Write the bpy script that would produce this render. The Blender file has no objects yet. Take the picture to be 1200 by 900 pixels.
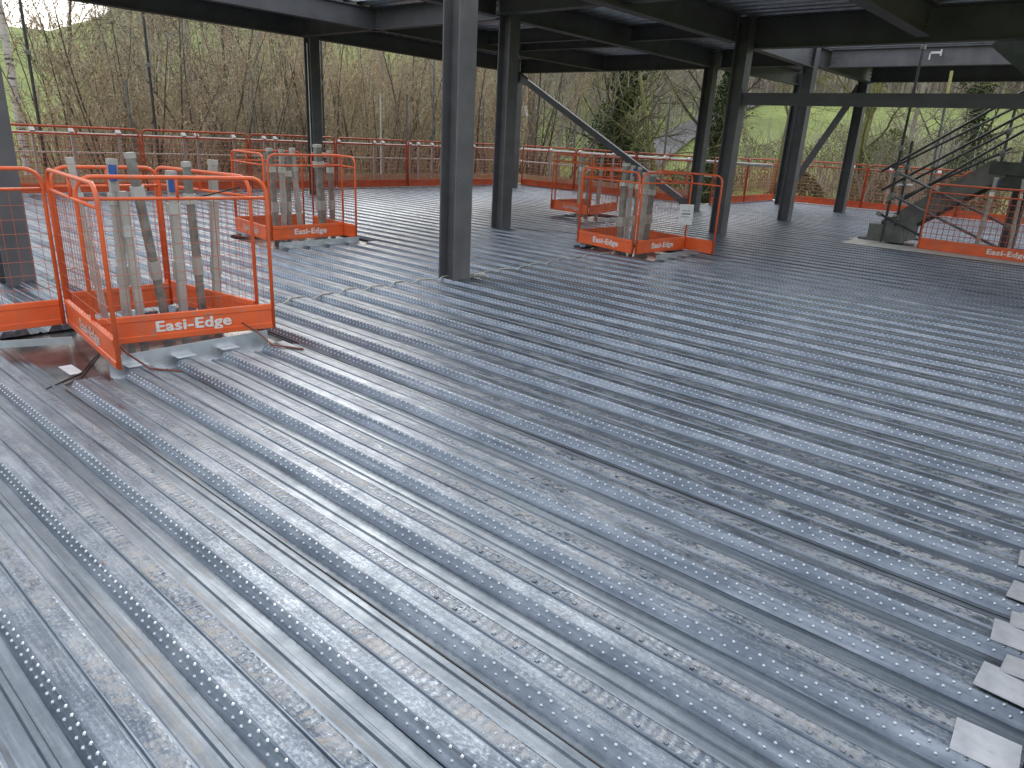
import bpy, math, random
from mathutils import Vector, Matrix
random.seed(7)
R_ = math.radians
scene = bpy.context.scene
COL = scene.collection

# ---------------------------------------------------------------- camera frame
ROWS = None
def basis(pi, ro, ya):
    down = Vector((-math.sin(ro)*math.cos(pi), math.cos(ro)*math.cos(pi), math.sin(pi)))
    fw = (Vector((0,0,1)) - down*down.z).normalized()
    rt = down.cross(fw).normalized()
    if rt.x < 0: rt = -rt
    X = fw*math.cos(ya) + rt*math.sin(ya)
    Y = fw*math.sin(ya) - rt*math.cos(ya)
    return X, Y, -down
BX, BY, BZ = basis(.33369, .05403, .70433)
CAMH = 1.55
def towards(px, d):
    """ground-plan point at distance d in the compass direction of a photo column"""
    v = Vector(((px-600)/834.3, (-275)/834.3, 1.0))
    w = Vector((BX.dot(v), BY.dot(v), 0)).normalized()
    return w.x*d, w.y*d

# ---------------------------------------------------------------- mesh builder
class MB:
    def __init__(s): s.v=[]; s.f=[]; s.mi=[]; s.m=0
    def face(s, idx): s.f.append(idx); s.mi.append(s.m)
    def quad(s, a, b, c, d):
        n=len(s.v); s.v += [tuple(a),tuple(b),tuple(c),tuple(d)]; s.face((n,n+1,n+2,n+3))
    def box(s, x0,x1,y0,y1,z0,z1):
        n=len(s.v)
        s.v += [(x0,y0,z0),(x1,y0,z0),(x1,y1,z0),(x0,y1,z0),(x0,y0,z1),(x1,y0,z1),(x1,y1,z1),(x0,y1,z1)]
        for q in ((0,3,2,1),(4,5,6,7),(0,1,5,4),(1,2,6,5),(2,3,7,6),(3,0,4,7)): s.face(tuple(n+i for i in q))
    def bar(s, p0, p1, w, h, up=(0,0,1)):
        p0=Vector(p0); p1=Vector(p1); d=(p1-p0).normalized(); u=Vector(up)
        if abs(d.dot(u))>.97: u=Vector((0,1,0))
        a=d.cross(u).normalized()*w/2; b=a.cross(d).normalized()*h/2
        n=len(s.v)
        for p in (p0,p1):
            for q in (-a-b, a-b, a+b, -a+b): s.v.append(tuple(p+q))
        for q in ((3,2,1,0),(4,5,6,7),(0,1,5,4),(1,2,6,5),(2,3,7,6),(3,0,4,7)): s.face(tuple(n+i for i in q))
    def tube(s, pts, r, n=8, cap=True):
        pts=[Vector(p) for p in pts]
        rs = r if isinstance(r,(list,tuple)) else [r]*len(pts)
        base=len(s.v); prev=None
        for i,p in enumerate(pts):
            d=(pts[min(i+1,len(pts)-1)]-pts[max(i-1,0)])
            if d.length<1e-9: d=Vector((0,0,1))
            d.normalize()
            if prev is None:
                u = Vector((0,0,1)) if abs(d.z)<.9 else Vector((1,0,0))
                a=d.cross(u).normalized()
            else:
                a=(prev-d*prev.dot(d))
                a = a.normalized() if a.length>1e-6 else d.orthogonal().normalized()
            prev=a; b=d.cross(a)
            for k in range(n):
                t=2*math.pi*k/n
                s.v.append(tuple(p+(a*math.cos(t)+b*math.sin(t))*rs[i]))
        for i in range(len(pts)-1):
            for k in range(n):
                k2=(k+1)%n
                s.face((base+i*n+k, base+i*n+k2, base+(i+1)*n+k2, base+(i+1)*n+k))
        if cap:
            s.face(tuple(base+k for k in reversed(range(n))))
            s.face(tuple(base+(len(pts)-1)*n+k for k in range(n)))
    def prism(s, poly, f0, f1):
        """poly: list of 2-D points, f0/f1 map a 2-D point to 3-D at either end"""
        n=len(s.v); k=len(poly)
        s.v += [tuple(f0(p)) for p in poly] + [tuple(f1(p)) for p in poly]
        for i in range(k):
            j=(i+1)%k; s.face((n+i,n+j,n+k+j,n+k+i))
        s.face(tuple(n+i for i in reversed(range(k)))); s.face(tuple(n+k+i for i in range(k)))
    def build(s, name, mats, parent=None, smooth=False, fix=False):
        me=bpy.data.meshes.new(name); me.from_pydata(s.v,[],s.f)
        if not isinstance(mats,(list,tuple)): mats=[mats]
        for m in mats: me.materials.append(m)
        if len(mats)>1: me.polygons.foreach_set('material_index', s.mi)
        if smooth: me.polygons.foreach_set('use_smooth',[True]*len(me.polygons))
        me.update()
        if fix:
            import bmesh
            b=bmesh.new(); b.from_mesh(me); bmesh.ops.recalc_face_normals(b, faces=b.faces); b.to_mesh(me); b.free()
        o=bpy.data.objects.new(name, me); COL.objects.link(o)
        if parent: o.parent=parent
        return o

def tag(o, label, cat, group=None, kind=None):
    if label: o['label']=label
    if cat: o['category']=cat
    if group: o['group']=group
    if kind: o['kind']=kind
    return o
def empty(name, loc, rz=0):
    o=bpy.data.objects.new(name,None); COL.objects.link(o); o.location=loc; o.rotation_euler=(0,0,rz)
    o.empty_display_size=.2
    return o
def dup(src, loc, rz=0, scale=None):
    r=src.copy(); COL.objects.link(r); r.location=loc; r.rotation_euler=(0,0,rz)
    if scale: r.scale=scale
    for c in list(src.children):
        k=c.copy(); COL.objects.link(k); k.parent=r
        for g in list(c.children):
            h=g.copy(); COL.objects.link(h); h.parent=k
    return r
ORD=['first','second','third','fourth','fifth','sixth','seventh','eighth','ninth','tenth','eleventh','twelfth',
 'thirteenth','fourteenth','fifteenth','sixteenth','seventeenth','eighteenth','nineteenth','twentieth']

# ---------------------------------------------------------------- materials
def newmat(name):
    m=bpy.data.materials.new(name); m.use_nodes=True; nt=m.node_tree
    b=nt.nodes['Principled BSDF']
    return m, nt, b
def N(nt, t, **kw):
    n=nt.nodes.new(t)
    for k,v in kw.items(): setattr(n,k,v)
    return n
def L(nt,a,b): nt.links.new(a,b)
def math_(nt, op, a, b=None, c=None, clamp=False):
    n=N(nt,'ShaderNodeMath',operation=op); n.use_clamp=clamp
    for i,x in enumerate((a,b,c)):
        if x is None: continue
        if isinstance(x,(int,float)): n.inputs[i].default_value=x
        else: L(nt,x,n.inputs[i])
    return n.outputs[0]
def ramp(nt, fac, stops):
    r=N(nt,'ShaderNodeValToRGB'); e=r.color_ramp.elements
    while len(e)<len(stops): e.new(.5)
    for i,(p,c) in enumerate(stops):
        e[i].position=p; e[i].color=(c[0],c[1],c[2],1) if not isinstance(c,(int,float)) else (c,c,c,1)
    L(nt,fac,r.inputs[0]); return r.outputs[0]
def noise(nt, vec, scale, detail=4, rough=.55):
    n=N(nt,'ShaderNodeTexNoise'); n.inputs['Scale'].default_value=scale
    n.inputs['Detail'].default_value=detail; n.inputs['Roughness'].default_value=rough
    if vec is not None: L(nt,vec,n.inputs['Vector'])
    return n.outputs['Fac']
def mixc(nt, fac, a, b):
    n=N(nt,'ShaderNodeMix',data_type='RGBA')
    for x,i in ((fac,0),(a,6),(b,7)):
        if isinstance(x,(int,float)): n.inputs[i].default_value=x
        elif isinstance(x,tuple): n.inputs[i].default_value=(x[0],x[1],x[2],1)
        else: L(nt,x,n.inputs[i])
    return n.outputs[2]
def coords(nt, kind='Object', scale=None):
    t=N(nt,'ShaderNodeTexCoord'); o=t.outputs[kind]
    if scale:
        m=N(nt,'ShaderNodeMapping'); m.inputs['Scale'].default_value=scale; L(nt,o,m.inputs[0]); o=m.outputs[0]
    return o
def bump(nt, b, h, strength=.3, dist=.01):
    n=N(nt,'ShaderNodeBump'); n.inputs['Strength'].default_value=strength; n.inputs['Distance'].default_value=dist
    L(nt,h,n.inputs['Height']); L(nt,n.outputs[0],b.inputs['Normal'])

def plain(name, c1, c2, rough=.6, metal=0, scale=4, bmp=.15, spec=None, stops=(.35,.65), bscale=60):
    m,nt,b=newmat(name); co=coords(nt)
    f=noise(nt,co,scale,6,.6)
    L(nt, ramp(nt,f,[(stops[0],c1),(stops[1],c2)]), b.inputs['Base Color'])
    b.inputs['Roughness'].default_value=rough; b.inputs['Metallic'].default_value=metal
    if spec is not None: b.inputs['Specular IOR Level'].default_value=spec
    if bmp: bump(nt,b,noise(nt,co,bscale,3),bmp,.002)
    return m

PITCH=.3215; X0=1.06
def scuffed(name, c1, c2, sc, rough=.42, spec=.5, amt=.7, t=.63, scale=22):
    m,nt,b=newmat(name); co=coords(nt)
    base=ramp(nt,noise(nt,co,3,6,.6),[(.35,c1),(.65,c2)])
    n1=noise(nt,co,scale,6,.75); n2=noise(nt,co,2.1,3,.6)
    f=math_(nt,'MULTIPLY',ramp(nt,math_(nt,'ADD',math_(nt,'MULTIPLY',n1,.75),math_(nt,'MULTIPLY',n2,.3)),[(t,0.),(t+.02,1.)]),amt)
    dirt=ramp(nt,noise(nt,coords(nt,scale=(5,5,1.2)),1.,5,.6),[(.5,0.),(.75,.30)])
    base=mixc(nt,dirt,base,(.22,.19,.165))
    L(nt,mixc(nt,f,base,sc),b.inputs['Base Color'])
    L(nt,math_(nt,'ADD',rough,math_(nt,'MULTIPLY',f,.3)),b.inputs['Roughness']); b.inputs['Specular IOR Level'].default_value=spec
    bump(nt,b,n1,.12,.002)
    return m
def deck_material():
    m,nt,b=newmat('galvanised_decking')
    co=coords(nt); sep=N(nt,'ShaderNodeSeparateXYZ'); L(nt,co,sep.inputs[0])
    x,y,z=sep.outputs
    u=math_(nt,'FLOORED_MODULO',math_(nt,'SUBTRACT',x,X0-.03),PITCH)      # 0.03 = near crest edge
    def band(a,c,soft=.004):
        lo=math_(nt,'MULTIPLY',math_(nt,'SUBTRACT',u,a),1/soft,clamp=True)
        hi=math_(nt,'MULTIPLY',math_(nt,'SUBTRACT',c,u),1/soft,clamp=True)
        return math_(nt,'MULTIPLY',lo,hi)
    # long streaks, patches, spangle
    st=coords(nt,scale=(26,1.2,26)); streak=noise(nt,st,1.0,5,.6)
    st2=coords(nt,scale=(90,3.5,90)); streak2=noise(nt,st2,1.0,4,.6)
    big=noise(nt,co,.45,4,.6); med=noise(nt,co,7,5,.65)
    vor=N(nt,'ShaderNodeTexVoronoi'); vor.inputs['Scale'].default_value=55; L(nt,co,vor.inputs['Vector'])
    base=ramp(nt,streak,[(.3,(.06,.078,.105)),(.5,(.165,.20,.245)),(.74,(.33,.37,.42))])
    base=mixc(nt, math_(nt,'MULTIPLY',vor.outputs['Color'],.14), base, (.5,.54,.59))
    base=mixc(nt, ramp(nt,streak2,[(.5,0.),(.78,.55)]), base, (.5,.54,.6))
    base=mixc(nt, ramp(nt,med,[(.42,0.),(.66,.5)]), base, (.13,.16,.2))
    # crest tread dirt: patches kept on the crest's far strip and centre groove
    sm=coords(nt,scale=(80,52,80)); fine=noise(nt,sm,1.,5,.72); cl=noise(nt,coords(nt,scale=(8,5,8)),1.,3,.6)
    chev=N(nt,'ShaderNodeTexWave',wave_type='BANDS',bands_direction='DIAGONAL'); chev.inputs['Scale'].default_value=9
    chev.inputs['Distortion'].default_value=2.2; chev.inputs['Detail'].default_value=3; chev.inputs['Detail Scale'].default_value=7
    L(nt,coords(nt,scale=(1,1,0.)),chev.inputs['Vector'])
    dirtyzone=ramp(nt, math_(nt,'ADD',math_(nt,'MULTIPLY',big,1.0), math_(nt,'MULTIPLY',noise(nt,co,1.7,3),.5)),[(.58,.15),(.82,1.)])
    near=math_(nt,'SUBTRACT',1.,math_(nt,'MULTIPLY',math_(nt,'SUBTRACT',N_len(nt,x,y),3.0),.16,clamp=True))
    near=math_(nt,'MAXIMUM',near,.22)
    b1=band(.112,.172); b0=band(.03,.10)
    sp=ramp(nt, math_(nt,'ADD',math_(nt,'ADD',math_(nt,'MULTIPLY',fine,.6),math_(nt,'MULTIPLY',cl,.45)),math_(nt,'MULTIPLY',chev.outputs['Fac'],.06)),[(.54,0.),(.57,1.)])
    sp0=ramp(nt, math_(nt,'ADD',math_(nt,'MULTIPLY',fine,.6),math_(nt,'MULTIPLY',cl,.4)),[(.54,0.),(.58,1.)])
    mud=math_(nt,'MAXIMUM',math_(nt,'MULTIPLY',b1,sp),math_(nt,'MULTIPLY',math_(nt,'MULTIPLY',b0,sp0),.7))
    long_=ramp(nt,noise(nt,coords(nt,scale=(9,.55,9)),1.,3,.5),[(.6,0.),(.66,1.)])
    trough=math_(nt,'MULTIPLY',band(.205,.33,.01),math_(nt,'MULTIPLY',long_,ramp(nt,fine,[(.3,.3),(.55,1.)])))
    mud=math_(nt,'MAXIMUM',mud,trough)
    mud=math_(nt,'MULTIPLY',math_(nt,'MULTIPLY',mud,dirtyzone),near,clamp=True)
    mud=math_(nt,'MULTIPLY',mud,.55)
    mudc=ramp(nt,noise(nt,co,9,3),[(.35,(.42,.37,.31)),(.5,(.36,.38,.4)),(.68,(.46,.40,.32))])
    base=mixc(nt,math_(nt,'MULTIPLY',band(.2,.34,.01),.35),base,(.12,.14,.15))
    f2=noise(nt,coords(nt,scale=(110,60,110)),1.,4,.7)
    crust=math_(nt,'MULTIPLY',math_(nt,'MULTIPLY',math_(nt,'MAXIMUM',b0,b1),ramp(nt,math_(nt,'ADD',math_(nt,'MULTIPLY',f2,.55),math_(nt,'MULTIPLY',cl,.5)),[(.47,1.),(.53,0.)])),math_(nt,'MULTIPLY',dirtyzone,near))
    base=mixc(nt,math_(nt,'MULTIPLY',crust,.6),base,(.06,.08,.11))
    fleck=math_(nt,'MULTIPLY',math_(nt,'MAXIMUM',b0,b1),ramp(nt,f2,[(.62,0.),(.66,1.)]))
    base=mixc(nt,math_(nt,'MULTIPLY',fleck,.45),base,(.62,.64,.66))
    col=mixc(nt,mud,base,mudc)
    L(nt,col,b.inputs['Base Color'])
    L(nt,math_(nt,'SUBTRACT',.84,math_(nt,'MULTIPLY',mud,.8),clamp=True),b.inputs['Metallic'])
    ro=math_(nt,'ADD',ramp(nt,streak2,[(.3,.24),(.7,.42)]),math_(nt,'MULTIPLY',mud,.45))
    ro=math_(nt,'ADD',ro,math_(nt,'MULTIPLY',ramp(nt,med,[(.4,0.),(.7,1.)]),.1))
    L(nt,ro,b.inputs['Roughness'])
    hh=math_(nt,'ADD',math_(nt,'MULTIPLY',streak,.5),math_(nt,'ADD',math_(nt,'MULTIPLY',med,.5),math_(nt,'MULTIPLY',mud,.5)))
    v2=N(nt,'ShaderNodeTexVoronoi'); v2.inputs['Scale'].default_value=1; L(nt,coords(nt,scale=(62,44,62)),v2.inputs['Vector'])
    cr=math_(nt,'MULTIPLY',math_(nt,'MAXIMUM',b1,math_(nt,'MULTIPLY',b0,.35)),v2.outputs['Distance'])
    wb=N(nt,'ShaderNodeTexWave',wave_type='BANDS',bands_direction='Y'); wb.inputs['Scale'].default_value=9.5
    wb.inputs['Distortion'].default_value=1.2; wb.inputs['Detail'].default_value=2; wb.inputs['Detail Scale'].default_value=6
    L(nt,co,wb.inputs['Vector'])
    hh=math_(nt,'ADD',hh,math_(nt,'MULTIPLY',cr,1.0))
    hh=math_(nt,'ADD',hh,math_(nt,'MULTIPLY',math_(nt,'MULTIPLY',b1,wb.outputs['Fac']),.9))
    bump(nt,b,hh,.5,.004)
    return m
def N_len(nt,x,y):
    return math_(nt,'SQRT',math_(nt,'ADD',math_(nt,'MULTIPLY',x,x),math_(nt,'MULTIPLY',y,y)))

M={}
M['deck']=deck_material()
M['galv']=plain('galvanised_steel',(.5,.53,.56),(.72,.74,.76),.38,.85,5,.1)
M['boss']=plain('highlight_toned_studs',(.50,.54,.59),(.68,.72,.77),.3,.78,30,0)  # studs paler than the sheet, their bright highlights put into the colour
M['plate']=plain('grey_closure_sheet',(.42,.44,.47),(.6,.62,.65),.4,.7,9,.25)
M['galvdull']=plain('dull_galvanised_post',(.34,.335,.31),(.50,.49,.46),.55,.2,6,.08)
M['galvdark']=plain('mottled_galvanised_post',(.15,.155,.14),(.30,.30,.275),.6,.3,9,.08)
M['pan']=plain('wet_pan_sheet',(.08,.085,.09),(.2,.2,.2),.22,.6,6,.2)
M['void']=plain('dark_board',(.02,.02,.02),(.05,.045,.04),.8,0,6,.2)
M['steel']=plain('grey_painted_steel',(.08,.08,.09),(.11,.112,.125),.5,0,2.2,.12,.4)
M['steelcol']=scuffed('grey_painted_column_steel',(.092,.09,.099),(.128,.125,.136),(.27,.26,.25),.5,.4,.5,.66,9)
M['brace']=plain('brace_steel',(.085,.092,.105),(.12,.128,.145),.45,0,2,.1,.45)
M['orange']=scuffed('orange_powder_coat',(.72,.11,.03),(.85,.155,.045),(.30,.24,.2),.4,.5,.75,.62)
M['orangedull']=plain('weathered_orange_coat',(.5,.08,.035),(.7,.13,.055),.5,0,6,.1,.4)
M['orangetoe']=scuffed('weathered_orange_board',(.6,.085,.03),(.78,.13,.04),(.3,.22,.18),.5,.4,.6,.60,12)
M['wire']=plain('orange_mesh_wire',(.42,.09,.05),(.52,.13,.07),.5,0,5,0)
M['wirered']=plain('faded_red_mesh_wire',(.42,.09,.06),(.55,.14,.09),.5,0,5,0)
M['white']=plain('white_lettering',(.62,.6,.58),(.85,.83,.8),.6,0,70,0)
M['fadedwhite']=plain('faded_lettering',(.45,.3,.26),(.7,.6,.56),.6,0,60,0)
M['blue']=plain('blue_plastic',(.02,.07,.28),(.04,.12,.38),.45,0,20,.05)
M['darktube']=plain('weathered_black_tube',(.03,.032,.035),(.07,.07,.07),.5,.3,8,.2)
M['tube']=plain('grey_scaffold_tube',(.12,.125,.13),(.24,.24,.235),.45,.6,5,.2)
M['paletube']=plain('pale_aluminium_tube',(.5,.48,.46),(.7,.68,.66),.4,.3,4,.05)
M['yellow']=plain('yellow_paint',(.40,.36,.13),(.5,.46,.2),.5,0,9,.1)
M['timber']=plain('new_timber_board',(.5,.34,.2),(.62,.46,.3),.7,0,3,.2)
M['concrete']=plain('precast_stair_grey',(.11,.11,.105),(.2,.2,.19),.75,0,4,.3)
M['stairdark']=plain('stair_flight_dark',(.045,.052,.05),(.08,.09,.085),.7,0,4,.25)
M['cord']=plain('pale_cord',(.45,.42,.36),(.62,.58,.5),.8,0,50,.2)
M['strap']=plain('brown_strap',(.12,.04,.03),(.2,.06,.04),.6,0,30,.1)
M['wallgrey']=plain('grey_cladding',(.3,.3,.31),(.38,.38,.39),.7,0,3,.1)
M['paper']=plain('white_paper_sleeve',(.6,.6,.62),(.78,.78,.8),.4,0,18,.3)
M['black']=plain('black_cable',(.01,.01,.01),(.02,.02,.02),.5,0,5,0)
M['bark']=plain('brown_bark',(.055,.042,.03),(.13,.105,.075),.9,0,9,.5,bscale=25)
M['twig']=plain('twig_bark',(.31,.25,.18),(.54,.44,.32),.85,0,.9,0)
M['twig2']=plain('grey_twig_bark',(.22,.195,.16),(.40,.35,.29),.85,0,.9,0)
M['lichen']=plain('lichen_bark',(.13,.13,.05),(.25,.24,.09),.9,0,7,.4,bscale=25)
M['tanbark']=plain('tan_bark',(.15,.115,.075),(.27,.21,.14),.9,0,6,.5,bscale=18)
def birchmat():
    m,nt,b=newmat('birch_bark'); f=noise(nt,coords(nt,scale=(3,3,14)),1.,5,.6)
    L(nt,ramp(nt,f,[(.4,(.06,.05,.05)),(.47,(.5,.47,.44)),(.8,(.68,.65,.61))]),b.inputs['Base Color']); b.inputs['Roughness'].default_value=.8
    return m
M['birch']=birchmat()
def leafmat(name, stops, scale=1.2):
    m,nt,b=newmat(name)
    f=noise(nt,coords(nt),scale,5,.75)
    L(nt,ramp(nt,f,stops),b.inputs['Base Color']); b.inputs['Roughness'].default_value=.75
    b.inputs['Specular IOR Level'].default_value=.25
    return m
M['buff']=leafmat('buff_catkins',[(.3,(.34,.245,.15)),(.5,(.50,.38,.22)),(.7,(.60,.47,.25))])
M['olive']=leafmat('olive_buds',[(.3,(.13,.115,.06)),(.5,(.22,.195,.10)),(.7,(.33,.29,.15))])
M['ivy']=leafmat('ivy_leaves',[(.3,(.018,.035,.012)),(.55,(.045,.08,.022)),(.75,(.09,.13,.035))],2.5)
M['hedge']=leafmat('evergreen_leaves',[(.3,(.04,.06,.025)),(.55,(.09,.12,.05)),(.75,(.17,.19,.09))],2.5)
M['shrub']=leafmat('yellowgreen_leaves',[(.3,(.09,.11,.035)),(.55,(.17,.19,.06)),(.75,(.27,.27,.1))],1.8)
def groundmat():
    m,nt,b=newmat('grass_field'); co=coords(nt)
    f=noise(nt,co,.06,6,.65); g=noise(nt,co,.7,5,.7)
    a=ramp(nt,f,[(.35,(.20,.25,.075)),(.55,(.275,.34,.105)),(.72,(.34,.39,.14))])
    c=mixc(nt,ramp(nt,g,[(.4,0.),(.7,.55)]),a,(.13,.145,.07))
    ge=N(nt,'ShaderNodeSeparateXYZ'); L(nt,co,ge.inputs[0])
    r=N_len(nt,ge.outputs[0],ge.outputs[1])
    nearf=ramp(nt,math_(nt,'MULTIPLY',r,.01),[(.36,1.),(.46,0.)])
    lit=math_(nt,'ADD',math_(nt,'MULTIPLY',ge.outputs[0],.01),math_(nt,'MULTIPLY',f,.12))
    farw=math_(nt,'MULTIPLY',ramp(nt,lit,[(.93,0.),(1.06,1.)]),ramp(nt,math_(nt,'MULTIPLY',r,.005),[(.585,0.),(.615,1.)]))
    c=mixc(nt,farw,c,(.13,.105,.08))
    c=mixc(nt,math_(nt,'MULTIPLY',nearf,.85),c,ramp(nt,g,[(.35,(.07,.055,.035)),(.65,(.15,.13,.06))]))
    L(nt,c,b.inputs['Base Color']); b.inputs['Roughness'].default_value=.95
    b.inputs['Specular IOR Level'].default_value=.15
    bump(nt,b,noise(nt,co,3,5),.6,.1)
    return m
M['ground']=groundmat()
M['road']=plain('pale_tarmac',(.10,.10,.105),(.17,.17,.175),.85,0,.4,.2)

# ---------------------------------------------------------------- the deck floor
DEPTH=.047
WB=.031
PROF=[(-WB,-DEPTH),(-.0046,-.0068),(-.0018,-.0022),(.0045,0),(.062,0),(.066,-.007),(.074,-.007),(.078,0),(.150,0),(.172,-DEPTH),(.222,-DEPTH),(.228,-.040),(.244,-.040),(.250,-DEPTH),(PITCH-WB,-DEPTH)]
def y_limits(x):
    return 16.6 if x < 19.35 else 9.6
HOLES=[(1.32,2.98,4.70,6.12),(5.15,6.62,8.45,9.95),(9.05,10.45,5.02,6.62),(15.0,16.9,-1,3.75),(12.5,13.7,8.3,9.6)]
def build_floor():
    mb=MB()
    k=-6
    while True:
        e=X0+k*PITCH; k+=1
        if e+PITCH>24.3: break
        ymax=y_limits(e+.1)
        spans=[(-.12,ymax)]
        c=e+.08
        for (a,b,y0,y1) in HOLES:
            if a<c<b:
                ns=[]
                for s0,s1 in spans:
                    if y0>s0: ns.append((s0,min(y0,s1)))
                    if y1<s1: ns.append((max(y1,s0),s1))
                spans=ns
        # slightly irregular sheet: individual spans wander by a millimetre or two
        for s0,s1 in spans:
            ys=[s0]
            while ys[-1]<s1-1.3: ys.append(ys[-1]+1.0)
            ys.append(s1)
            base=len(mb.v); w=len(PROF)
            for yy in ys:
                jz=math.sin(yy*2.3+e*5.1)*.0016; jx=math.sin(yy*1.1+math.floor((e-X0)/PITCH/3)*1.7)*.003
                for (px,pz) in PROF: mb.v.append((e+px+jx,yy,pz+jz))
            for i in range(len(ys)-1):
                for j in range(w-1):
                    a=base+i*w+j; mb.face((a,a+1,a+w+1,a+w))
            # crushed closed ends of the rib
            for q,yy in ((0,s0),(len(ys)-1,s1)):
                st=base+q*w
                f=tuple(st+q_ for q_ in range(10))
                mb.face(f)
            # bosses pressed in the web that faces the edge of the building
            far = e>8.5
            mb.m=1
            sp=.0455
            for row,(fr) in enumerate((.86,.42)):
                yy=s0+.03+(sp/2 if row else 0)
                while yy<s1-.02:
                    cx=e-WB+WB*fr; cz=-DEPTH+DEPTH*fr
                    t=Vector((WB,0,DEPTH)).normalized(); nrm=Vector((-t.z,0,t.x))
                    jz=math.sin(yy*2.3+e*5.1)*.0016; jx=math.sin(yy*1.1+math.floor((e-X0)/PITCH/3)*1.7)*.003
                    cpt=Vector((cx+jx,yy,cz+jz)); r=.0068
                    n0=len(mb.v)
                    if far:
                        for q in range(4):
                            a=q*math.pi/2+.78
                            mb.v.append(tuple(cpt+Vector((0,1,0))*(r*math.cos(a))+t*(r*math.sin(a))))
                        mb.v.append(tuple(cpt+nrm*.006))
                        for q in range(4): mb.face((n0+q,n0+(q+1)%4,n0+4))
                    else:
                        for rr,h in ((r,0),(r*.72,.0040)):
                            for q in range(6):
                                a=q*math.pi/3
                                mb.v.append(tuple(cpt+Vector((0,1,0))*(rr*math.cos(a))+t*(rr*math.sin(a))+nrm*h))
                        mb.v.append(tuple(cpt+nrm*.0058))
                        for q in range(6):
                            q2=(q+1)%6
                            mb.face((n0+q,n0+q2,n0+6+q2,n0+6+q)); mb.face((n0+6+q,n0+6+q2,n0+12))
                    yy+=sp
            mb.m=0
            # pressed tabs along the crest groove
            if 1.3<e<8:
                yy=s0+.1
                while yy<min(s1,.9+e*.5):
                    mb.box(e+.088,e+.101,yy,yy+.012,-.001,.0042)
                    yy+=.092
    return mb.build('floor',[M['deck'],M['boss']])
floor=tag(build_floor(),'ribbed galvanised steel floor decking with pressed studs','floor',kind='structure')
# dark lap seams
mb=MB()
for k,y0,y1 in ((0,-.1,4.7),(5,-.1,16),):
    e=X0+k*PITCH+.262
    for a in [i*1.0 for i in range(0,int(y1)+1)]:
        mb.box(e,e+.004+.002*math.sin(a*2+k),a,min(a+1.0,y1),-DEPTH+.001,-DEPTH+.004)
tag(mb.build('floor_seam',M['darktube']),'dark lap seams between the decking sheets','floor',kind='structure')
# pans below the openings
mb=MB()
for (a,b,y0,y1) in HOLES:
    mb.box(a-.25,b+.25,y0-.12,y1+.12,-.10,-.062)
tag(mb.build('floor_pan',M['pan']),'flat wet pan sheets under the cut openings','floor',kind='structure')
mb=MB()
mb.box(14.15,14.95,-.2,4.2,.002,.010)
mb.box(14.95,17.0,3.7,4.3,.002,.010)
tag(mb.build('floor_plate',M['galvdull']),'smooth flat steel strip in front of the stairs','floor',kind='structure')
mb=MB()
mb.box(-1,19.6,16.60,16.66,-.12,.02); mb.box(19.36,19.42,9.6,16.6,-.12,.02); mb.box(19.4,24.4,9.6,9.66,-.12,.02)
mb.box(23.75,24.4,0,9.6,.003,.02)
for i in range(9): mb.bar((23.75,1.0*i+.2,.03),(24.4,1.0*i+.6,.03),.05,.01)
tag(mb.build('floor_edge',M['galv']),'bright metal trim along the outer edge of the deck','floor',kind='structure')

# building block under the deck so that the edge has substance
mb=MB(); mb.box(-1.5,19.3,-.3,16.5,-.55,-.14); mb.box(19.3,24.3,-.3,9.5,-.55,-.14)
tag(mb.build('floor_edge_beam',M['steel']),'dark steel framing beneath the floor edge','floor',kind='structure')

# closure plates at the near right edge
plate_xs=[X0+PITCH*i for i in range(3,9)]
pm=MB(); pm.box(-.015,.135,-.115,.045,.006,.0085); pm.box(.048,.062,-.052,-.040,.0085,.010)
firstp=None
plab=['square closure plate nearest the bottom right corner','square closure plate just above the corner one','square closure plate under the overlapping bent strip',
 'closure plate at the right edge, fourth up from the corner','closure plate at the right edge, fifth up from the corner','closure plate at the right edge, farthest from the corner']
for i,px in enumerate(plate_xs):
    e=empty('closure_plate',(px+.02*(i%2),.0,.003),R_(3*(-1)**i))
    if firstp is None:
        po=pm.build('plate',M['plate'],e); firstp=po
    else:
        po=firstp.copy(); COL.objects.link(po); po.parent=e
    if i in(1,2,3):
        s=MB(); s.box(-.03,.10,-.13,.0,.0,.003); so=s.build('lapped_strip',M['plate'],e); so.location=(.15,.0,.005); so.rotation_euler=(R_(-6),R_(5),0)
    tag(e,plab[i],'plate','closure plates on the rib ends')
mb=MB(); mb.box(-.3,8,-.30,-.124,-.15,.012); mb.box(-.3,8,-.150,-.142,.012,.10)
tag(mb.build('edge_angle',M['tube']),'grey steel edge angle along the right side of the deck','angle')

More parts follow.
